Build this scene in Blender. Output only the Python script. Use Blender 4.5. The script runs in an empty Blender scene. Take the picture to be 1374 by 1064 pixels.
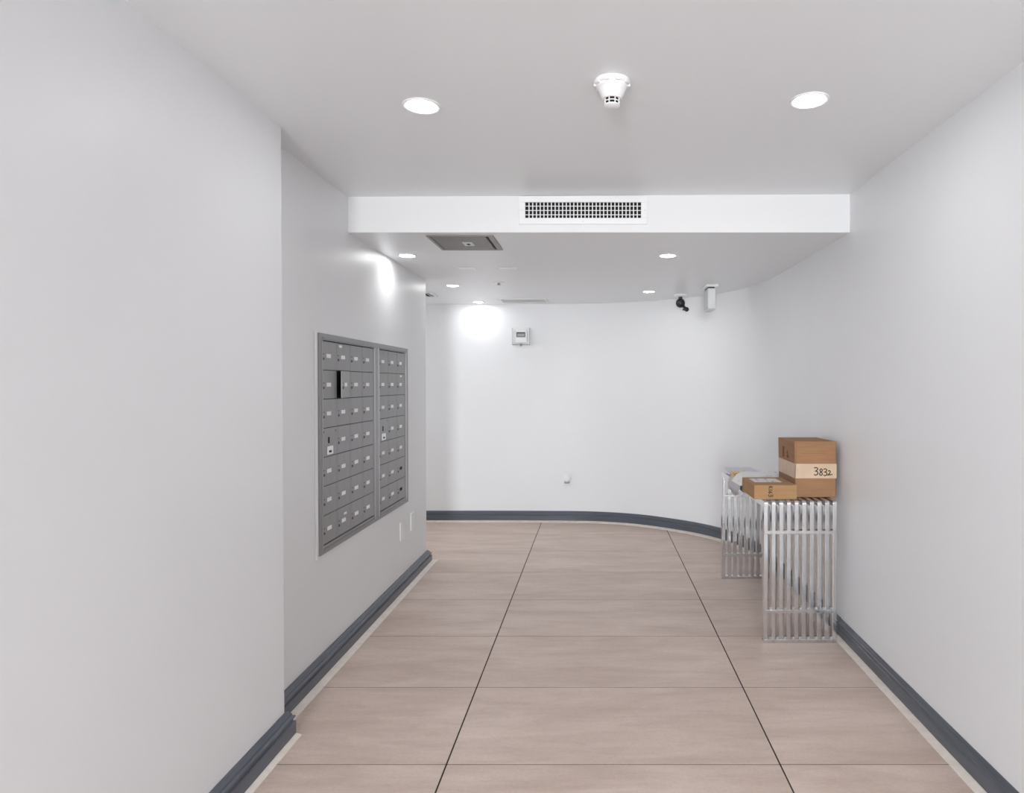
import bpy, bmesh, math, random
from mathutils import Vector, Matrix
random.seed(7)
PI = math.pi
C = bpy.context.scene.collection
S = bpy.context.scene

# ------------------------------------------------------------ camera, world, light, exposure
cd = bpy.data.cameras.new('camera'); cam = bpy.data.objects.new('camera', cd); C.objects.link(cam)
cam.location = (0, 0, 1.392)
cam.rotation_euler = (PI/2 - math.radians(0.7), 0, 0)
cd.sensor_fit = 'HORIZONTAL'; cd.sensor_width = 36; cd.lens = 880.5/1374*36
cd.shift_x = -0.0820; cd.shift_y = -0.00483
cd.clip_start = 0.02
S.camera = cam
w = bpy.data.worlds.new('world'); S.world = w; w.use_nodes = True
w.node_tree.nodes['Background'].inputs[0].default_value = (1, 1, 1, 1)
w.node_tree.nodes['Background'].inputs[1].default_value = 1.0
S.view_settings.view_transform = 'Standard'; S.view_settings.look = 'None'
S.view_settings.exposure = 0.42; S.view_settings.gamma = 1; S.view_settings.use_curve_mapping = False

def area(name, loc, rot, sx, sy, power, col=(1, 1, 1)):
    l = bpy.data.lights.new(name, 'AREA'); l.shape = 'RECTANGLE'; l.size = sx; l.size_y = sy
    l.energy = power; l.color = col
    o = bpy.data.objects.new(name, l); C.objects.link(o); o.location = loc; o.rotation_euler = rot
    return o
# added fill light behind the camera, standing in for unseen frontal light
area('rear_fill', (-0.50, -4.6, 1.25), (PI/2, 0, -.34), 1.0, 2.2, 226, (.922, .962, 1))
# fill light added in the side corridor to brighten the far end
area('corridor_fill', (-3.25, 5.85, 1.2), (PI/2, 0, -PI/2), 1.35, 2.0, 11, (.97, .985, 1))
EMIT = 58.0      # strength of the downlight lenses

# ------------------------------------------------------------ materials
def M(name, col, rough=0.5, metal=0.0, noise=None, bump=None, coat=0.0, emit=None, spec=0.5, alpha=None, trans=0.0):
    m = bpy.data.materials.new(name); m.use_nodes = True
    nt = m.node_tree; b = nt.nodes['Principled BSDF']
    b.inputs['Base Color'].default_value = (*col, 1); b.inputs['Roughness'].default_value = rough
    b.inputs['Metallic'].default_value = metal; b.inputs['Coat Weight'].default_value = coat
    b.inputs['Specular IOR Level'].default_value = spec
    b.inputs['Transmission Weight'].default_value = trans
    if emit: b.inputs['Emission Color'].default_value = (*emit[0], 1); b.inputs['Emission Strength'].default_value = emit[1]
    tc = nt.nodes.new('ShaderNodeTexCoord')
    if noise:   # (scale vector, second colour, contrast lo, hi)
        mp = nt.nodes.new('ShaderNodeMapping'); mp.inputs['Scale'].default_value = noise[0]
        n = nt.nodes.new('ShaderNodeTexNoise'); n.inputs['Scale'].default_value = 1; n.inputs['Detail'].default_value = 6
        r = nt.nodes.new('ShaderNodeMapRange'); r.inputs[1].default_value = noise[2]; r.inputs[2].default_value = noise[3]
        x = nt.nodes.new('ShaderNodeMix'); x.data_type = 'RGBA'
        x.inputs[6].default_value = (*col, 1); x.inputs[7].default_value = (*noise[1], 1)
        nt.links.new(tc.outputs['Object'], mp.inputs[0]); nt.links.new(mp.outputs[0], n.inputs[0])
        nt.links.new(n.outputs[0], r.inputs[0]); nt.links.new(r.outputs[0], x.inputs[0])
        nt.links.new(x.outputs[2], b.inputs['Base Color'])
    if bump:    # (scale, strength, distance)
        n = nt.nodes.new('ShaderNodeTexNoise'); n.inputs['Scale'].default_value = bump[0]; n.inputs['Detail'].default_value = 3
        bp = nt.nodes.new('ShaderNodeBump'); bp.inputs['Strength'].default_value = bump[1]; bp.inputs['Distance'].default_value = bump[2]
        nt.links.new(tc.outputs['Object'], n.inputs[0]); nt.links.new(n.outputs[0], bp.inputs['Height'])
        nt.links.new(bp.outputs[0], b.inputs['Normal'])
    return m

wall_m = M('wall_paint', (.845, .855, .87), .42, noise=((1.3, 1.3, 1.3), (.82, .83, .845), .35, .7), bump=(9, .12, .01))
ceil_m = M('ceiling_paint', (.83, .845, .865), .33, bump=(6, .12, .01))
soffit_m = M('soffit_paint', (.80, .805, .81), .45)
base_m = M('baseboard_paint', (.098, .110, .138), .3, noise=((3, 3, 40), (.080, .090, .112), .4, .65))
caulk_m = M('pale_trim', (.90, .82, .75), .5, noise=((20, 20, 20), (.80, .72, .65), .4, .7))
grout_m = M('grout', (.03, .026, .023), .9)
white_m = M('white_plastic', (.88, .88, .88), .35)
ring_m = M('lamp_ring', (.85, .85, .85), .3)
lens_m = M('lamp_lens', (1, 1, 1), .4, emit=((1, 1, 1), EMIT))
vent_m = M('vent_paint', (.86, .86, .86), .4)
blk_m = M('black_void', (.004, .004, .004), .8)
dark_m = M('black_plastic', (.008, .008, .009), .35)
mail_m = M('mailbox_aluminium', (.32, .32, .325), .42, .2, noise=((2, 60, 3), (.285, .285, .29), .35, .7))
mail2_m = M('mailbox_frame_aluminium', (.29, .29, .295), .36, .3)
bead_m = M('polished_bead', (.42, .42, .42), .3, .6)
gap_m = M('mailbox_recess', (.05, .05, .052), .7)
lab_m = M('white_number_label', (.9, .9, .9), .5)
lock_m = M('lock_metal', (.12, .12, .12), .3, .8)
chrome_m = M('polished_steel', (.70, .70, .71), .13, 1.0, noise=((30, 30, 8), (.58, .58, .59), .4, .7))
steel_m = M('lock_plate_steel', (.7, .7, .7), .25, .9)
card_m = M('cardboard', (.35, .19, .095), .8, noise=((6, 6, 60), (.30, .155, .075), .35, .7), bump=(120, .15, .002))
card2_m = M('cardboard_yellow', (.42, .245, .115), .8, noise=((6, 6, 50), (.36, .205, .09), .35, .7), bump=(120, .15, .002))
tape_m = M('paper_tape', (.66, .49, .35), .5, noise=((15, 15, 15), (.60, .44, .31), .4, .6))
ink_m = M('marker_ink', (.015, .013, .012), .6)
print_m = M('brown_print', (.16, .08, .03), .8)
paper_m = M('paper_label', (.80, .74, .70), .5, noise=((60, 12, 12), (.5, .42, .40), .55, .6))
poly_m = M('white_poly_mailer', (.82, .80, .80), .3, noise=((14, 14, 14), (.55, .55, .57), .6, .66), bump=(25, .5, .01))
lilac_m = M('grey_lilac_mailer', (.50, .48, .52), .35, bump=(30, .4, .01))
lil2_m = M('pale_lilac_paper', (.68, .66, .74), .5)
panel_m = M('brushed_panel', (.16, .145, .13), .4, .3, noise=((3, 60, 3), (.135, .12, .11), .35, .7))
panelf_m = M('panel_frame', (.24, .22, .21), .4, .4)
ltgrey_m = M('light_grey_plastic', (.62, .63, .64), .4)
grey_m = M('grey_louvre', (.38, .38, .38), .5)
lcd_m = M('lcd', (.33, .34, .33), .25)
sign_m = M('sign_white', (.80, .83, .82), .25)
glass_m = M('clear_plastic', (.95, .97, .97), .08, trans=1.0)
yellow_m = M('yellow_print', (.78, .72, .48), .5, noise=((30, 30, 30), (.62, .33, .12), .42, .55))

# porcelain tile: cross-grain streaks along the long side, different on every tile
tile_m = bpy.data.materials.new('porcelain_tile'); tile_m.use_nodes = True
nt = tile_m.node_tree; b = nt.nodes['Principled BSDF']; N = nt.nodes.new; L = nt.links.new
geo = N('ShaderNodeNewGeometry'); oi = N('ShaderNodeObjectInfo')
off = N('ShaderNodeVectorMath'); off.operation = 'SCALE'; off.inputs[0].default_value = (13.1, 7.7, 23.3); L(oi.outputs['Random'], off.inputs['Scale'])
add = N('ShaderNodeVectorMath'); add.operation = 'ADD'; L(geo.outputs['Position'], add.inputs[0]); L(off.outputs[0], add.inputs[1])
def noise(scale, detail, rough=.55):
    mp = N('ShaderNodeMapping'); mp.inputs['Scale'].default_value = scale; L(add.outputs[0], mp.inputs[0])
    n = N('ShaderNodeTexNoise'); n.inputs['Scale'].default_value = 1; n.inputs['Detail'].default_value = detail
    n.inputs['Roughness'].default_value = rough; n.inputs['Distortion'].default_value = .6; L(mp.outputs[0], n.inputs[0]); return n
n1 = noise((1.6, 6, 1), 9, .6); n2 = noise((3.5, 24, 1), 9, .72); n3 = noise((90, 130, 1), 2)
cr = N('ShaderNodeValToRGB'); e = cr.color_ramp.elements
e[0].position = .33; e[0].color = (.610, .480, .405, 1); e[1].position = .68; e[1].color = (.765, .625, .545, 1)
L(n1.outputs[0], cr.inputs[0])
cr2 = N('ShaderNodeValToRGB'); e = cr2.color_ramp.elements
e[0].position = .30; e[0].color = (.84, .82, .81, 1); e[1].position = .55; e[1].color = (1, 1, 1, 1); L(n2.outputs[0], cr2.inputs[0])
cr3 = N('ShaderNodeValToRGB'); e = cr3.color_ramp.elements
e[0].position = .35; e[0].color = (.92, .92, .92, 1); e[1].position = .6; e[1].color = (1, 1, 1, 1); L(n3.outputs[0], cr3.inputs[0])
x1 = N('ShaderNodeMix'); x1.data_type = 'RGBA'; x1.blend_type = 'MULTIPLY'; x1.inputs[0].default_value = .75
L(cr.outputs[0], x1.inputs[6]); L(cr2.outputs[0], x1.inputs[7])
x2 = N('ShaderNodeMix'); x2.data_type = 'RGBA'; x2.blend_type = 'MULTIPLY'; x2.inputs[0].default_value = 1
L(x1.outputs[2], x2.inputs[6]); L(cr3.outputs[0], x2.inputs[7]); L(x2.outputs[2], b.inputs['Base Color'])
b.inputs['Roughness'].default_value = .42
bp = N('ShaderNodeBump'); bp.inputs['Strength'].default_value = .1; bp.inputs['Distance'].default_value = .002
L(n2.outputs[0], bp.inputs['Height']); L(bp.outputs[0], b.inputs['Normal'])

# ------------------------------------------------------------ helpers
def link(name, bm, mat, parent=None, smooth=False, bevel=0, loc=None, seg=2):
    me = bpy.data.meshes.new(name)
    bmesh.ops.recalc_face_normals(bm, faces=bm.faces)
    for e in bm.edges:
        if len(e.link_faces) == 2 and e.calc_face_angle(0) > .6: e.smooth = False
    bm.to_mesh(me); bm.free()
    if smooth:
        for p in me.polygons: p.use_smooth = True
    me.materials.append(mat)
    o = bpy.data.objects.new(name, me); C.objects.link(o)
    if parent: o.parent = parent
    if loc: o.location = loc
    if bevel:
        md = o.modifiers.new('bevel', 'BEVEL'); md.width = bevel; md.segments = seg; md.limit_method = 'ANGLE'; md.angle_limit = math.radians(40)
    return o
def box(bm, x0, x1, y0, y1, z0, z1):
    v = [bm.verts.new(p) for p in ((x0,y0,z0),(x1,y0,z0),(x1,y1,z0),(x0,y1,z0),(x0,y0,z1),(x1,y0,z1),(x1,y1,z1),(x0,y1,z1))]
    for f in ((0,3,2,1),(4,5,6,7),(0,1,5,4),(1,2,6,5),(2,3,7,6),(3,0,4,7)): bm.faces.new([v[i] for i in f])
    return v
def bx(*a):
    bm = bmesh.new(); box(bm, *a); return bm
def bxs(lst):
    bm = bmesh.new()
    for a in lst: box(bm, *a)
    return bm
def lathe(prof, n=32, cap=True):
    bm = bmesh.new(); rings = []
    for r, z in prof:
        rings.append([bm.verts.new((max(r, 1e-4)*math.cos(2*PI*k/n), max(r, 1e-4)*math.sin(2*PI*k/n), z)) for k in range(n)])
    for a, b2 in zip(rings, rings[1:]):
        for k in range(n): bm.faces.new((a[k], a[(k+1) % n], b2[(k+1) % n], b2[k]))
    if cap: bm.faces.new(rings[0]); bm.faces.new(rings[-1])
    return bm
def thing(name, label, cat, loc, group=None, rotz=0):
    o = bpy.data.objects.new(name, None); C.objects.link(o); o.empty_display_size = .05
    o.location = loc; o.rotation_euler = (0, 0, rotz); o['label'] = label; o['category'] = cat
    if group: o['group'] = group
    return o
def tag(o, label, cat, group=None):
    o['label'] = label; o['category'] = cat
    if group: o['group'] = group
    return o
def struct(o, label):
    o['kind'] = 'structure'; o['label'] = label; return o
def copy_tree(o, parent=None):
    c = o.copy(); C.objects.link(c)
    if parent: c.parent = parent
    for ch in list(o.children): copy_tree(ch, c)
    return c
def offset_line(pts, d):
    """offset a 2D polyline to its left-hand side by d, with mitres"""
    out = []
    for i, p in enumerate(pts):
        p = Vector(p); ns = []
        if i > 0: t = (p-Vector(pts[i-1])).normalized(); ns.append(Vector((-t.y, t.x)))
        if i < len(pts)-1: t = (Vector(pts[i+1])-p).normalized(); ns.append(Vector((-t.y, t.x)))
        n = sum(ns, Vector((0, 0))); n.normalize(); k = n.dot(ns[0])
        out.append(p + n*d/max(k, .3))
    return out
def sweep(pts, prof):
    """closed profile (offset, z) swept along a 2D polyline"""
    bm = bmesh.new(); cols = []
    for d, z in prof: cols.append([bm.verts.new((q.x, q.y, z)) for q in offset_line(pts, d)])
    n = len(prof)
    for i in range(n):
        a, c = cols[i], cols[(i+1) % n]
        for k in range(len(pts)-1): bm.faces.new((a[k], a[k+1], c[k+1], c[k]))
    bm.faces.new([c[0] for c in cols]); bm.faces.new([c[-1] for c in cols][::-1])
    return bm
def catmull(P, n=8):
    out = []
    for i in range(len(P)-1):
        p0 = Vector(P[max(i-1, 0)]); p1 = Vector(P[i]); p2 = Vector(P[i+1]); p3 = Vector(P[min(i+2, len(P)-1)])
        for k in range(n):
            t = k/n
            out.append(.5*((2*p1)+(p2-p0)*t+(2*p0-5*p1+4*p2-p3)*t*t+(3*p1-p0-3*p2+p3)*t**3))
    out.append(Vector(P[-1])); return out
def ribbon(strokes, width, thick=.0006):
    """pen strokes drawn in the local XZ plane, facing -Y"""
    bm = bmesh.new()
    for st in strokes:
        pts = [Vector(p) for p in st]
        L1 = offset_line(pts, width/2); R1 = offset_line(pts, -width/2)
        for k in range(len(pts)-1):
            q = [L1[k], L1[k+1], R1[k+1], R1[k]]
            f = [bm.verts.new((a.x, -thick, a.y)) for a in q]; g = [bm.verts.new((a.x, 0, a.y)) for a in q]
            bm.faces.new(f); bm.faces.new(g[::-1])
            for i in range(4): bm.faces.new((f[i], g[i], g[(i+1) % 4], f[(i+1) % 4]))
    return bm

# ------------------------------------------------------------ the setting
LOW = 2.195                                    # height of the dropped ceiling
def up(x): return 2.391 + .0053*x              # the main ceiling is not quite level
XL, XR, YN, YE, YS = -1.318, 1.35, 2.554, 5.09, 3.50
SLAB = -.0009
# floor with its porcelain tiles
fl = link('floor', bx(-3.5, 1.6, -5.4, 7.0, -.08, SLAB), grout_m)
struct(fl, 'beige streaked large-format porcelain tile floor with dark joints')
xs = [-2.9866, -1.7666, -.5466, .6734, 1.8934]
for i in range(4):
    for k in range(-13, 7):
        y0 = 2.382+.61*k
        if i == 0 and y0+.61 < 5.2: continue
        x0, x1 = xs[i]+.003, min(xs[i+1]-.003, 1.58)
        t = link('tile', bx(x0, x1, y0+.0024, y0+.61-.0024, -.012, 0), tile_m, fl, bevel=.0006, seg=1)
# main ceiling and dropped ceiling
bm = bmesh.new(); v = box(bm, -3.5, 1.6, -5.4, YS+.2, 2.39, 2.55)
for q in v:
    if q.co.z < 2.5: q.co.z = up(q.co.x)
struct(link('ceiling', bm, ceil_m), 'main flat white painted ceiling above the entrance end')
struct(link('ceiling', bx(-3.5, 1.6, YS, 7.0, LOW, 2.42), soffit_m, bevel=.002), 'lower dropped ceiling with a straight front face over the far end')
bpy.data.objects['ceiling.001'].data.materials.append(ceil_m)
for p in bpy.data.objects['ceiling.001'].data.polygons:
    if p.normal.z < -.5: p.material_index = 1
# walls
struct(link('wall_left', bx(-3.5, -1.218, -5.4, YN, 0, 2.42), wall_m, bevel=.006, seg=3), 'blank near section of white wall on the left')
struct(link('wall_left', bx(-3.5, XL, YN-.01, YE, 0, 2.42), wall_m, bevel=.006, seg=3), 'slightly recessed white wall on the left holding the mailboxes')
key = [(1.329, -1.7), (1.332, 0), (1.337, 2.0), (1.345, 3.0), (1.350, 3.6), (1.350, 4.4), (1.342, 5.0), (1.318, 5.28), (1.262, 5.52), (1.175, 5.74), (1.06, 5.93),
       (.90, 6.11), (.71, 6.27), (.476, 6.43), (.22, 6.54), (-.1, 6.61), (-.5, 6.63), (-1.0, 6.64), (-1.8, 6.64), (-3.5, 6.64)]
line = catmull(key, 8)
nr = 4*8
wprof = [(0, 0), (0, 2.42), (-.15, 2.42), (-.15, 0)]
struct(link('wall_right', sweep(line[:nr+1], wprof), wall_m, smooth=True), 'long white wall on the right behind the steel table')
struct(link('wall_back', sweep(line[nr:], wprof), wall_m, smooth=True), 'white far wall that curves into the right wall')
struct(link('wall_corridor', bx(-3.6, -3.45, YE-.2, 6.7, 0, 2.42), wall_m), 'end wall of the side corridor, out of view')
struct(link('wall_right', bx(1.329, 1.48, -5.4, -1.7, 0, 2.55), M('dark_absorber', (.05, .04, .035), .5), bevel=.002), 'unseen dark stretch of wall behind the viewer, added to cut bounced light')  # out of view, added dark to dim the near left wall
struct(link('wall_rear', bx(-3.5, 1.6, -5.5, -5.38, 0, 2.55), wall_m), 'wall behind the viewer')
# baseboards and the pale strip at their feet
def bprof(t, h=.1):
    k = t/.02
    return [(-.002, 0), (t, 0), (t, .056*h/.1), (t-.005*k, .059*h/.1), (t-.005*k, .067*h/.1), (t-.001*k, .070*h/.1), (t-.001*k, .077*h/.1),
            (t-.007*k, .081*h/.1), (t-.007*k, .087*h/.1), (t-.010*k, .092*h/.1), (t-.014*k, h), (-.002, h)]
struct(link('baseboard_right', sweep(line[:nr+1], bprof(.016)), base_m, bevel=.0008, seg=1), 'glossy blue-grey moulded baseboard along the right wall')
struct(link('baseboard_back', sweep(line[nr:], bprof(.018, .103)), base_m, bevel=.0008, seg=1), 'blue-grey moulded baseboard following the curved far wall')
lw = [(XL, YN), (XL, YE), (-3.4, YE)][::-1]
struct(link('baseboard_left', sweep(lw, bprof(.034, .094)), base_m, bevel=.0008, seg=1), 'dark grey moulded baseboard under the mailboxes')
struct(link('baseboard_left', sweep([(-1.25, YN+.0), (-1.218, YN), (-1.218, -5.38)], bprof(.03, .105)), base_m, bevel=.0008, seg=1), 'dark grey moulded baseboard of the near left wall')
tp = lambda a, b2: [(a-.004, 0), (a-.004, .009), (a+.004, .009), (b2, .003), (b2, 0)]
struct(link('trim_1', sweep(line[:nr+1], tp(.016, .050)), caulk_m), 'pale strip on the floor along the right baseboard')
struct(link('trim_2', sweep(line[nr:], tp(.018, .070)), caulk_m), 'pale strip on the floor along the curved baseboard')
struct(link('trim_3', sweep(lw, tp(.034, .070)), caulk_m), 'pale strip on the floor under the mailbox wall')
struct(link('trim_4', sweep([(-1.218, YN+.028), (-1.218, -5.38)], tp(.03, .052)), caulk_m), 'pale strip on the floor along the near left wall')

# ------------------------------------------------------------ downlights
def downlight_proto():
    t = thing('downlight', '', 'light', (0, 0, 0), 'recessed round downlights')
    link('trim_ring', lathe([(.054, .0), (.056, -.0035), (.062, -.005), (.067, -.003), (.068, .0), (.068, .004), (.054, .004)], 40, False), ring_m, t, True)
    link('lens', lathe([(.0, -.0008), (.052, -.0008), (.0545, .001), (.0545, .003)], 40), lens_m, t)
    return t
dl = downlight_proto()
lamps = [(-.625, 2.365, up(-.625), 'left one of the two large round downlights in the main ceiling', 1.0),
         (.755, 2.335, up(.755), 'right one of the two large round downlights in the main ceiling', 1.0),
         (-1.185, 4.13, LOW, 'downlight in the dropped ceiling above the mailboxes, close to the wall', .85),
         (.450, 4.13, LOW, 'nearer of the two right downlights in the dropped ceiling', .85),
         (.462, 5.74, LOW, 'farther of the two right downlights in the dropped ceiling, near the black camera', .85),
         (-1.173, 5.39, LOW, 'downlight just beyond the corner of the mailbox wall', .85),
         (-1.165, 6.49, LOW, 'farthest downlight, close above the far wall beside the long grille', .85)]
for i, (x, y, z, lab, s) in enumerate(lamps):
    o = dl if i == 0 else copy_tree(dl)
    o.location = (x, y, z); o.scale = (s, s, s); o['label'] = lab; o['group'] = 'round ceiling downlights'

# ------------------------------------------------------------ smoke detector
sd = thing('smoke_detector', 'white round smoke detector with slotted nose on the main ceiling', 'smoke detector', (.053, 2.185, up(.053)))
link('base', lathe([(.060, .003), (.061, -.006), (.058, -.012), (.055, -.014), (.053, -.014), (.0, -.014)], 48, True), white_m, sd, True)
link('body', lathe([(.052, -.012), (.052, -.022), (.047, -.026), (.045, -.030), (.041, -.042), (.034, -.054), (.030, -.058), (.0, -.058)], 48, True), white_m, sd, True)
link('chamber', lathe([(.0235, -.056), (.0225, -.078), (.0, -.078)], 32), blk_m, sd, True)
for z in (-.057, -.0675, -.078):
    link('cage_ring', lathe([(.0275-(z+.0585)*-.12, z+.0013), (.0275-(z+.0585)*-.12, z-.0013), (.021, z-.0013), (.021, z+.0013)], 32, False), white_m, sd, True)
for k in range(8):
    a = 2*PI*k/8+PI/8; bm = bx(.0225, .0268, -.0016, .0016, -.078, -.057)
    bmesh.ops.rotate(bm, verts=bm.verts, matrix=Matrix.Rotation(a, 3, 'Z')); link('cage_rib', bm, white_m, sd)
link('cap', lathe([(.0265, -.077), (.026, -.080), (.018, -.084), (.0, -.085)], 32), white_m, sd, True)
for k in range(10):
    a = 2*PI*k/10; bm = bx(.050, .0605, -.006, .006, -.017, -.004)
    bmesh.ops.rotate(bm, verts=bm.verts, matrix=Matrix.Rotation(a, 3, 'Z')); link('base_lug', bm, white_m, sd, bevel=.001)

# ------------------------------------------------------------ supply grille on the soffit face
vt = thing('air_grille', 'white framed air grille with close vertical blades on the soffit face', 'vent', (-.068, YS, 2.312))
W2, W1, H2, H1 = .341, .307, .075, .0415
fr = bxs([(-W2, W2, -.010, 0, .0415, H2-.001), (-W2, W2, -.010, 0, -H2, -.0415), (-W2, -W1, -.010, 0, -.0415, .0415), (W1, W2, -.010, 0, -.0415, .0415)])
link('frame', fr, vent_m, vt, bevel=.0015)
link('duct', bx(-W1, W1, -.0015, -.0005, -H1, H1), blk_m, vt)
for k in range(30):
    x = -W1+(k+1)*2*W1/31
    link('blade', bx(x-.0026, x+.0026, -.009, -.0055, -H1, H1), vent_m, vt)
for z in (-.024, -.001, .022): link('cross_blade', bx(-W1, W1, -.0045, -.0025, z-.0018, z+.0018), vent_m, vt)
for x, z in ((-.326, 0), (.326, 0), (0, -.06)):
    bm = lathe([(.0, .0), (.003, .0), (.0025, .0012), (0, .0015)], 12); bmesh.ops.rotate(bm, verts=bm.verts, matrix=Matrix.Rotation(PI/2, 3, 'X'))
    link('screw', bm, ltgrey_m, vt, loc=(x, -.010, z))

# ------------------------------------------------------------ things on the dropped ceiling
ap = thing('access_panel', 'grey-brown metal access panel flush in the dropped ceiling', 'ceiling panel', (-.739, 3.748, LOW))
link('frame', bxs([(-.182, .182, -.19, -.178, -.006, .0), (-.182, .182, .178, .19, -.006, .0), (-.182, -.165, -.178, .178, -.006, 0), (.152, .182, -.178, .178, -.006, 0)]), panelf_m, ap, bevel=.001)
link('door', bx(-.161, .136, -.174, .174, -.0045, -.0005), panel_m, ap, bevel=.001)
link('slot', bx(.138, .151, -.176, .176, -.0015, -.0003), blk_m, ap)
lt = link('latch_plate', bx(-.018, .040, -.036, .06, -.0075, -.0045), ltgrey_m, ap, bevel=.002)
link('latch_key', bx(.002, .020, -.004, .03, -.0095, -.0075), gap_m, lt, bevel=.001)
link('rib', bx(-.161, .136, .120, .124, -.006, -.0045), panelf_m, ap)

for x, lab in ((-.895, 'left of two small white raised rectangles on the dropped ceiling'), (-.608, 'right of two small white raised rectangles on the dropped ceiling')):
    tag(link('flat_plate', bx(-.063, .063, -.035, .035, -.006, 0), white_m, bevel=.002, loc=(x, 4.60, LOW)), lab, 'ceiling plate', 'small white rectangles on the dropped ceiling')  # thin raised white rectangles

sp = thing('sprinkler_head', 'small sprinkler head with round plate, centre left of the dropped ceiling', 'sprinkler', (-.77, 5.21, LOW))
link('escutcheon', lathe([(.045, 0), (.045, -.003), (.03, -.007), (.014, -.007)], 32), vent_m, sp, True)
link('nozzle', lathe([(.010, -.005), (.010, -.014), (.006, -.017), (.0, -.017)], 16), grey_m, sp, True)
link('deflector', lathe([(.015, -.020), (.015, -.022), (0, -.022)], 16), grey_m, sp)
for s in (-1, 1): link('frame_arm', bx(s*.008-.0015, s*.008+.0015, -.002, .002, -.021, -.012), grey_m, sp)

def grille(name, label, x0, x1, y0, y1, nsl, along):
    t = thing(name, label, 'vent', ((x0+x1)/2, (y0+y1)/2, LOW)); a = (x1-x0)/2; c = (y1-y0)/2; f = .022
    link('frame', bxs([(-a, a, -c, -c+f, -.008, 0), (-a, a, c-f, c, -.008, 0), (-a, -a+f, -c+f, c-f, -.008, 0), (a-f, a, -c+f, c-f, -.008, 0)]), vent_m, t, bevel=.0015)
    link('back', bx(-a+f, a-f, -c+f, c-f, -.0015, -.0005), ltgrey_m if along else blk_m, t)
    for k in range(nsl):
        if along:
            y = -c+f+(k+.5)*(2*c-2*f)/nsl; link('louvre', bx(-a+f, a-f, y-.006, y+.006, -.0045, -.003), ltgrey_m, t)
        else:
            x = -a+f+(k+.5)*(2*a-2*f)/nsl; link('louvre', bx(x-.006, x+.006, -c+f, c-f, -.0065, -.004), ltgrey_m, t)
grille('ceiling_grille', 'long white louvred return grille near the far wall', -.93, -.465, 6.20, 6.50, 9, True)
grille('ceiling_grille', 'ceiling grille half hidden behind the mailbox wall corner', -2.05, -1.455, 5.76, 6.06, 12, False)

# dark camera
sc = thing('security_camera', 'small black security camera under the dropped ceiling near the far wall', 'camera', (.762, 5.93, LOW))
link('mount', lathe([(.058, 0), (.058, -.012), (.045, -.020), (.02, -.022)], 32), white_m, sc, True)
link('neck', lathe([(.018, -.02), (.016, -.045)], 20), dark_m, sc, True)
bm = bmesh.new(); bmesh.ops.create_uvsphere(bm, u_segments=24, v_segments=16, radius=.042); link('ball', bm, dark_m, sc, True, loc=(0, 0, -.078))
bm = lathe([(.013, 0), (.013, .03), (.016, .034), (.016, .045), (.010, .046)], 20)
bmesh.ops.rotate(bm, verts=bm.verts, matrix=Vector((0, 0, 1)).rotation_difference(Vector((.62, -.30, -.72))).to_matrix())
link('stem', bm, dark_m, sc, True, loc=(.020, -.01, -.102))
bm = bmesh.new(); bmesh.ops.create_uvsphere(bm, u_segments=20, v_segments=12, radius=.021)
h = link('lens_head', bm, dark_m, sc, True, loc=(.053, -.022, -.136))
link('lens_hood', bxs([(-.034, -.005, -.012, .012, -.010, .004)]), dark_m, sc, bevel=.003, loc=(.050, -.022, -.136))

# hanging sign housing
hs = thing('hanging_sign', 'white sign housing hanging edge-on from the dropped ceiling', 'sign', (.937, 5.36, LOW))
link('canopy', bx(-.049, .049, -.05, .16, -.020, 0), white_m, hs, bevel=.004)
link('stem', bx(-.026, .026, -.03, .14, -.032, -.020), gap_m, hs)
link('housing', bx(-.031, .031, -.045, .15, -.197, -.032), sign_m, hs, bevel=.004)
link('side_panel', bx(-.0335, -.031, -.035, .14, -.185, -.045), ltgrey_m, hs, bevel=.001)
link('bottom_cap', bx(-.028, .028, -.042, .147, -.207, -.197), ltgrey_m, hs, bevel=.003)

# ------------------------------------------------------------ far wall: thermostat under clear guard, outlet
th = thing('thermostat', 'white thermostat with small display in a guard on the far wall', 'thermostat', (-.7525, 6.626, 1.779))
link('guard_base', bx(-.088, .088, -.012, .004, .0, .172), white_m, th, bevel=.004)
link('body', bx(-.062, .062, -.040, -.012, .020, .155), white_m, th, bevel=.006)
dp = link('display', bx(-.038, .038, -.044, -.040, .083, .122), lcd_m, th, bevel=.001)
link('display_bezel', bxs([(-.044, .044, -.047, -.040, .114, .128), (-.044, .044, -.047, -.040, .078, .084), (-.044, -.037, -.047, -.04, .084, .114), (.037, .044, -.047, -.04, .084, .114)]), dark_m, th)
link('guard_lip', bx(-.088, .088, -.062, -.012, .0, .006), glass_m, th, bevel=.001)
for s in (-1, 1): link('guard_side', bx(s*.0865-.0015, s*.0865+.0015, -.062, -.012, .006, .170), glass_m, th)
link('guard_lock', bx(-.011, .011, -.058, -.040, -.012, .014), grey_m, th, bevel=.003)

ot = thing('wall_outlet', 'white outlet with a plugged-in night light low on the far wall', 'outlet', (-.292, 6.618, .365))
link('flat_plate', bx(-.040, .040, -.006, .006, -.01, .125), wall_m, ot, bevel=.003)
bm = bmesh.new(); bmesh.ops.create_uvsphere(bm, u_segments=24, v_segments=14, radius=1); bmesh.ops.scale(bm, vec=(.031, .022, .041), verts=bm.verts)
link('night_light', bm, white_m, ot, True, loc=(0, -.014, .068))
link('night_light_base', bx(-.027, .027, -.030, -.006, .020, .046), grey_m, ot, bevel=.008)  # darker grey also puts in the shadow under the night light

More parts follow.
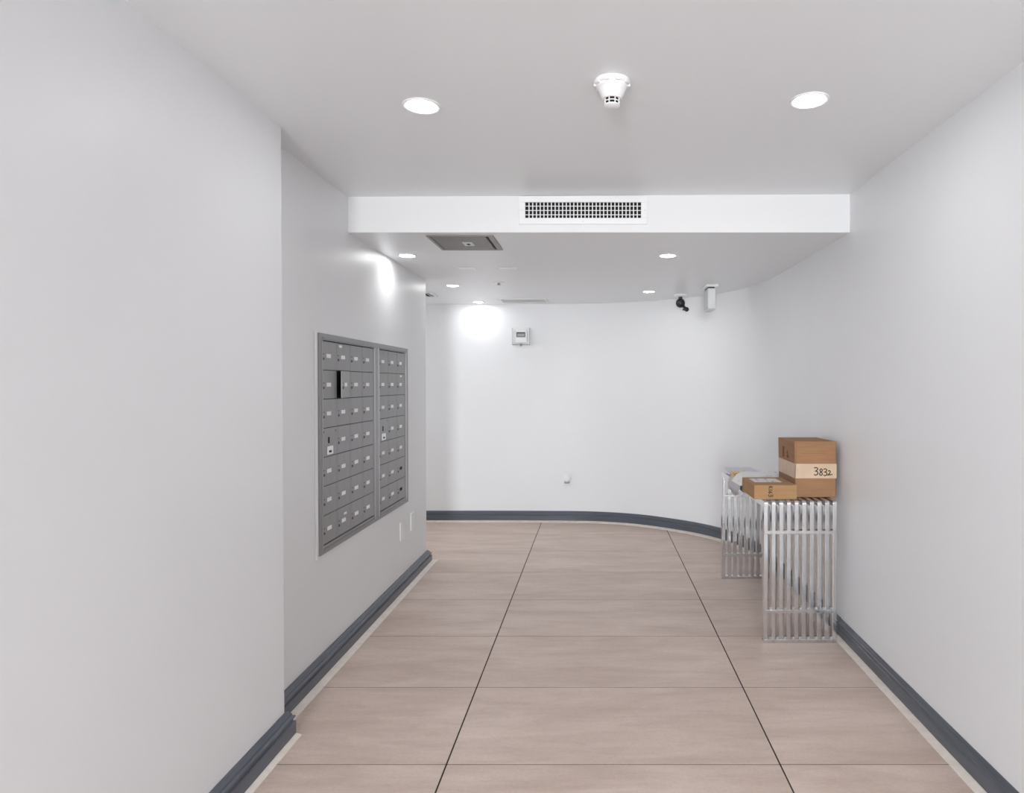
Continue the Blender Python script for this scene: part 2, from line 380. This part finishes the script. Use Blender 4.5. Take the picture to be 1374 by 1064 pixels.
# ------------------------------------------------------------ wall plates under the mailboxes
for y, z, lab in ((4.394, .332, 'nearer of two blank white wall plates low on the mailbox wall'), (4.645, .345, 'farther of two blank white wall plates low on the mailbox wall')):
    o = thing('wall_plate', lab, 'wall plate', (XL, y, z), 'blank wall plates under the mailboxes')
    link('plate', bx(0, .008, 0, .078, 0, .124), white_m, o, bevel=.0025)
    for zz in (.02, .104):
        bm = lathe([(0, 0), (.0028, 0), (.0024, .001), (0, .0012)], 10); bmesh.ops.rotate(bm, verts=bm.verts, matrix=Matrix.Rotation(PI/2, 3, 'Y'))
        link('screw', bm, white_m, o, loc=(.008, .039, zz))

# ------------------------------------------------------------ mailbox units
PW, PH = .1815, .1400            # pitch of the doors
Z0, ZD = .575, .6170             # bottom of the frame, bottom of the lowest door row
def make_door():
    d = link('door', bx(-.006, 0, .0016, PW-.0016, .0016, PH-.0016), mail_m, bevel=.0012)
    a = link('number_label', bx(0, .0012, .056, .106, .060, .079), lab_m, d)
    l = lathe([(.0, .0), (.0065, .0), (.0065, .003), (.005, .0042), (0, .0042)], 16); bmesh.ops.rotate(l, verts=l.verts, matrix=Matrix.Rotation(PI/2, 3, 'Y'))
    k = link('lock', l, lock_m, d, loc=(0, .020, .054))
    link('notch', bx(0, .0008, .012, .028, .074, .080), lock_m, d)
    return d
def make_master():
    d = link('service_door', bx(-.006, 0.0005, .0016, PW-.0016, .0016, PH-.0016), mail2_m, bevel=.0012)
    link('slot', bx(0, .0014, .068, .086, .064, .094), blk_m, d)
    pl = link('lock_plate', bx(0, .004, .052, .124, .008, .050), steel_m, d, bevel=.0015)
    link('keyhole', bx(.004, .0052, .074, .100, .018, .028), blk_m, pl)
    for y, z in ((.018, .122), (.16, .122)): link('stud', bx(0, .002, y-.005, y+.005, z-.004, z+.004), lock_m, d)
    return d
FX = .013     # door faces stand this far off the wall
def unit(y0, y1, yd, ncol, label, master, blanks, ajar, stickers):
    t = thing('mailbox_unit', label, 'mailboxes', (XL, y0, Z0), 'wall mailbox units')
    W = y1-y0; HT = 1.057; dy = yd-y0; dz = ZD-Z0; wd = ncol*PW; hd = 7*PH
    link('backing', bx(0.0005, .0025, .004, W-.004, .004, HT-.004), blk_m, t)  # black sheet stands in for the shaded compartments behind the doors
    link('frame', bxs([(0, .016, 0, dy-.003, 0, HT), (0, .016, dy+wd+.003, W, 0, HT), (0, .016, dy-.003, dy+wd+.003, dz+hd+.003, HT), (0, .016, dy-.003, dy+wd+.003, 0, dz-.003)]), mail2_m, t, bevel=.0012)
    link('edge_bead', bx(.016, .021, dy-.010, dy-.005, .02, HT-.03), bead_m, t)
    link('edge_bead', bx(.016, .021, dy+wd+.004, dy+wd+.009, .02, HT-.03), bead_m, t)
    link('head_rail', bx(.016, .022, dy, dy+wd, dz+hd+.010, dz+hd+.016), mail2_m, t)
    link('sill_rail', bx(.016, .022, dy, dy+wd, .018, .024), mail2_m, t)
    for r in range(1, 7): link('shelf_rail', bx(.0025, FX-.0045, dy, dy+wd, dz+r*PH-.003, dz+r*PH+.003), gap_m, t)
    for c in range(ncol):
        for r in range(7):       # r counted from the top
            o = copy_tree(master_proto if (r, c) == master else door_proto, t)
            o.location = (FX, dy+c*PW, dz+(6-r)*PH)
            if (r, c) in blanks:
                for ch in list(o.children):
                    if ch.name.startswith('number_label'):
                        q = bpy.data.meshes['number_label'].copy(); q.materials.clear(); q.materials.append(blk_m); ch.data = q
                        ch['label'] = 'black blank where the label is missing'
            if (r, c) == ajar:
                a = math.radians(8); w1 = PW-.0016
                o.rotation_euler = (0, 0, a); o.location = (FX+math.sin(a)*w1, dy+c*PW+w1*(1-math.cos(a)), dz+(6-r)*PH)
                o['label'] = 'mailbox door standing slightly open'
            if (r, c) in stickers:
                yy, zz = stickers[(r, c)]; link('sticker', bx(.0, .0009, yy, yy+.035, zz, zz+.012), lab_m, o)
    return t
door_proto = make_door(); master_proto = make_master()
door_proto.location.z = master_proto.location.z = -5
unit(3.090, 3.895, 3.124, 4, 'larger four-column grey metal mailbox unit, nearer on the left wall', (3, 0), (), (1, 1), {(0, 1): (.03, .118), (6, 1): (.085, .095)})
unit(3.895, 4.545, 3.938, 3, 'narrower three-column grey metal mailbox unit, farther on the left wall', (3, 0), ((5, 2), (6, 2)), None, {(1, 2): (.07, .118)})
for p in (door_proto, master_proto):
    for ch in list(p.children):
        for g in list(ch.children): bpy.data.objects.remove(g)
        bpy.data.objects.remove(ch)
    bpy.data.objects.remove(p)
tr = bxs([(0, .009, 3.071, 3.0895, .560, 1.643), (0, .005, 3.0895, 4.553, 1.6325, 1.641)])
struct(link('trim_5', tr, white_m, loc=(XL, 0, 0), bevel=.002), 'thin white bead of wall finish around the mailboxes')

# ------------------------------------------------------------ steel slatted table
TX, TY, TT = .899, 3.503, .764; TLEN = 1.195; BW = .0225; PT = .0410
tb = thing('slatted_table', 'polished steel slatted waterfall console table against the right wall', 'table', (TX, TY, 0))
def slat():
    r = .016; n = 5; b1 = .038
    outer = [(0, .012)] + [(r-r*math.cos(PI/2*k/n), TT-r+r*math.sin(PI/2*k/n)) for k in range(n+1)] + [(TLEN-r+r*math.sin(PI/2*k/n), TT-r+r*math.cos(PI/2*k/n)) for k in range(n+1)] + [(TLEN, .012)]
    inner = [(b1, .012), (b1, TT-b1), (TLEN-b1, TT-b1), (TLEN-b1, .012)]
    m = len(outer); bm = bmesh.new()
    mp = [0]*1 + [1]*(n+1) + [2]*(n+1) + [3]
    side = []
    for x in (0, BW):
        side.append(([bm.verts.new((x, a, c)) for a, c in outer], [bm.verts.new((x, a, c)) for a, c in inner]))
    for (o1, i1) in side:
        for k in range(m-1):
            a, c = mp[k], mp[k+1]
            if a == c: bm.faces.new((o1[k], o1[k+1], i1[a]))
            else: bm.faces.new((o1[k], o1[k+1], i1[c], i1[a]))
    (oa, ia), (ob, ib) = side
    for k in range(m-1): bm.faces.new((oa[k], oa[k+1], ob[k+1], ob[k]))
    for k in range(3): bm.faces.new((ia[k], ib[k], ib[k+1], ia[k+1]))
    bm.faces.new((oa[0], ob[0], ib[0], ia[0])); bm.faces.new((oa[-1], ia[-1], ib[-1], ob[-1]))
    return bm
s0 = link('slat', slat(), chrome_m, tb, bevel=.002, seg=2)
for k in range(1, 10):
    c = s0.copy(); C.objects.link(c); c.location = (k*PT, 0, 0)
WT = 9*PT+BW
for y in (0, TLEN-.038):
    link('foot_rail', bx(0, WT, y-.0015, y+.038+.0015, 0, .020), chrome_m, tb, bevel=.002)
    for z in (.160, .585):
        link('cross_rail', bx(.004, WT-.004, y-.0012, y+.038+.0012, z, z+.020), chrome_m, tb, bevel=.002)
for y in (.22, .5975, .975): link('top_rail', bx(.004, WT-.004, y-.01, y+.01, TT-.036, TT-.010), chrome_m, tb, bevel=.002)

# ------------------------------------------------------------ parcels
bb = thing('cardboard_box', 'large brown cardboard box with pale tape reading 3832 on the table', 'box', (1.099, 3.607, TT+.0005))
bw, bd, bh = .223, .325, .309
bm = bmesh.new(); v = box(bm, 0, bw, 0.003, bd, 0, bh)
for q in v:
    if q.co.z > .1: q.co.x += -.006 if q.co.x < .1 else .001
    if q.co.z > .1 and q.co.y > .1: q.co.z -= .004
bmesh.ops.subdivide_edges(bm, edges=bm.edges, cuts=3, use_grid_fill=True)
for q in bm.verts: q.co += Vector((random.uniform(-1, 1), random.uniform(-1, 1), 0))*.0008
link('body', bm, card_m, bb, bevel=.003)
link('flap', bx(.003, bw-.003, -.0015, .003, .149, bh-.010), card_m, bb, bevel=.001)
link('flap', bx(.003, bw-.004, -.0018, .003, .004, .146), card_m, bb, bevel=.001)
link('tape', bxs([(-.006, bw+.002, -.0035, -.0005, .106, .186)]), tape_m, bb, bevel=.0008)
bm = bmesh.new(); v = box(bm, -.0065, -.001, -.0035, bd-.01, .106, .186)
for q in v:
    if q.co.x < -.002: q.co.x = -.0068
link('tape', bm, tape_m, bb)
link('crease', bx(.035, bw-.05, -.0022, -.0012, .243, .2445), print_m, bb)
def sc2(st, s, ox, oz): return [[(x*s+ox, z*s+oz) for x, z in q] for q in st]
g3 = [[(0, .95), (.25, 1.05), (.5, .95), (.5, .78), (.3, .58), (.2, .55), (.45, .5), (.55, .3), (.45, .08), (.2, -.02), (0, .1)]]
g8 = [[(.5, .85), (.3, .98), (.1, .8), (.2, .6), (.42, .4), (.5, .18), (.28, .0), (.05, .15), (.15, .4), (.42, .62), (.52, .85)]]
g2 = [[(.02, .6), (.25, .75), (.42, .6), (.3, .3), (.02, .02), (.3, .05), (.75, .1)]]
st = sc2(g3, .040, .100, .124) + sc2(g8, .037, .128, .122) + sc2(g3, .036, .152, .121) + sc2(g2, .034, .176, .124)
link('handwriting', ribbon(st, .0052), ink_m, bb, loc=(0, -.0036, 0))
for (y0, y1, z0, z1) in ((.20, .235, .20, .262), (.115, .15, .205, .222), (.13, .148, .225, .245)):
    link('printed_mark', bxs([(-.0072, -.0050, y0+ (y1-y0)*j/3, y0+(y1-y0)*(j+.55)/3, z0, z1) for j in range(3)]), print_m, bb)

sb = thing('cardboard_box', 'small flat cardboard box with shipping label at the front of the table', 'box', (.857, 3.547, TT+.0005))
sw, sdp, sh = .232, .295, .0765
link('body', bx(0, sw, 0, sdp, 0, sh), card2_m, sb, bevel=.0025)
link('top_flap', bx(.002, sw-.002, .003, sdp-.002, sh, sh+.0012), card2_m, sb, bevel=.0005)
link('shipping_label', bx(.028, .180, .105, .245, sh+.0012, sh+.002), paper_m, sb)
gK = [[(0, 0), (.02, 1)], [(.5, .95), (.05, .5), (.55, 0)]]; g1 = [[(.1, 0), (.12, .95)]]
g6 = [[(.45, .95), (.15, .6), (.05, .25), (.25, 0), (.5, .2), (.3, .45), (.08, .3)]]
tx = sc2(gK, .022, 0, 0) + sc2(g1, .022, .017, 0) + sc2(g6, .022, .026, 0) + sc2(g3, .022, .043, 0)
tx = [[(z, -x) for x, z in q] for q in tx]      # turned to read downwards
link('handwriting', ribbon(tx, .0036), ink_m, sb, loc=(.078, -.0002, .070))

def pillow(w, d, h, dent=0, n=12):
    bm = bmesh.new(); top = []; bot = []
    for j in range(n+1):
        rt = []; rb = []
        for i in range(n+1):
            u = i/n*2-1; q = j/n*2-1
            k = (max(0, 1-u**4)*max(0, 1-q**4))**.42
            zz = h*k*(1+.10*math.sin(5*u+2*q+dent)*math.cos(4*q-u))+.002
            rt.append(bm.verts.new((u*w/2, q*d/2, zz))); rb.append(bm.verts.new((u*w/2, q*d/2, 0)))
        top.append(rt); bot.append(rb)
    for j in range(n):
        for i in range(n):
            bm.faces.new((top[j][i], top[j][i+1], top[j+1][i+1], top[j+1][i])); bm.faces.new((bot[j][i], bot[j+1][i], bot[j+1][i+1], bot[j][i+1]))
    for k in range(n):
        for (a, c, e, f) in ((top[0][k], bot[0][k], bot[0][k+1], top[0][k+1]), (top[n][k], top[n][k+1], bot[n][k+1], bot[n][k]),
                             (top[k][0], top[k+1][0], bot[k+1][0], bot[k][0]), (top[k][n], bot[k][n], bot[k+1][n], top[k+1][n])): bm.faces.new((a, c, e, f))
    return bm
m1 = link('mailer', pillow(.315, .225, .062), poly_m, smooth=True, loc=(1.024, 4.075, TT+.010)); m1.rotation_euler.z = .05
tag(m1, 'puffy white poly mailer behind the small cardboard box', 'parcel')
# grey-lilac soft mailer hanging over the table edge
bm = bmesh.new(); path = [(.20, .002), (.10, .003), (.03, .004), (-.004, .003), (-.012, -.006), (-.014, -.04), (-.013, -.078)]
R = []
for (x, z) in path: R.append([bm.verts.new((x+ (0.003*math.sin(7*j+x*30)), j*.045, z + (.012*math.sin(j*1.3) if z < -.06 else 0))) for j in range(8)])
for a, c in zip(R, R[1:]):
    for k in range(7): bm.faces.new((a[k], a[k+1], c[k+1], c[k]))
o = link('mailer', bm, lilac_m, smooth=True, loc=(TX, 4.03, TT+.002)); md = o.modifiers.new('t', 'SOLIDIFY'); md.thickness = .004; md.offset = 1
tag(o, 'thin grey-lilac mailer drooping over the left table edge', 'parcel')
cg = thing('catalogue', 'pale lilac catalogue lying at the far table end', 'magazine', (1.000, 4.53, TT+.009), rotz=.04)
link('pages', bx(-.078, .100, -.13, .13, 0, .022), lil2_m, cg, bevel=.006)
link('cover', bx(-.080, .102, -.132, .132,   .022, .025), lil2_m, cg, bevel=.001)
link('spine', bx(.055, .103, -.1335, -.1300, .010, .025), grey_m, cg, bevel=.001)
pk = link('packet', pillow(.125, .11, .042, 1), yellow_m, smooth=True, loc=(.955, 4.325, TT+.009))
tag(pk, 'small packet with yellow and orange print beside the white mailer', 'parcel')
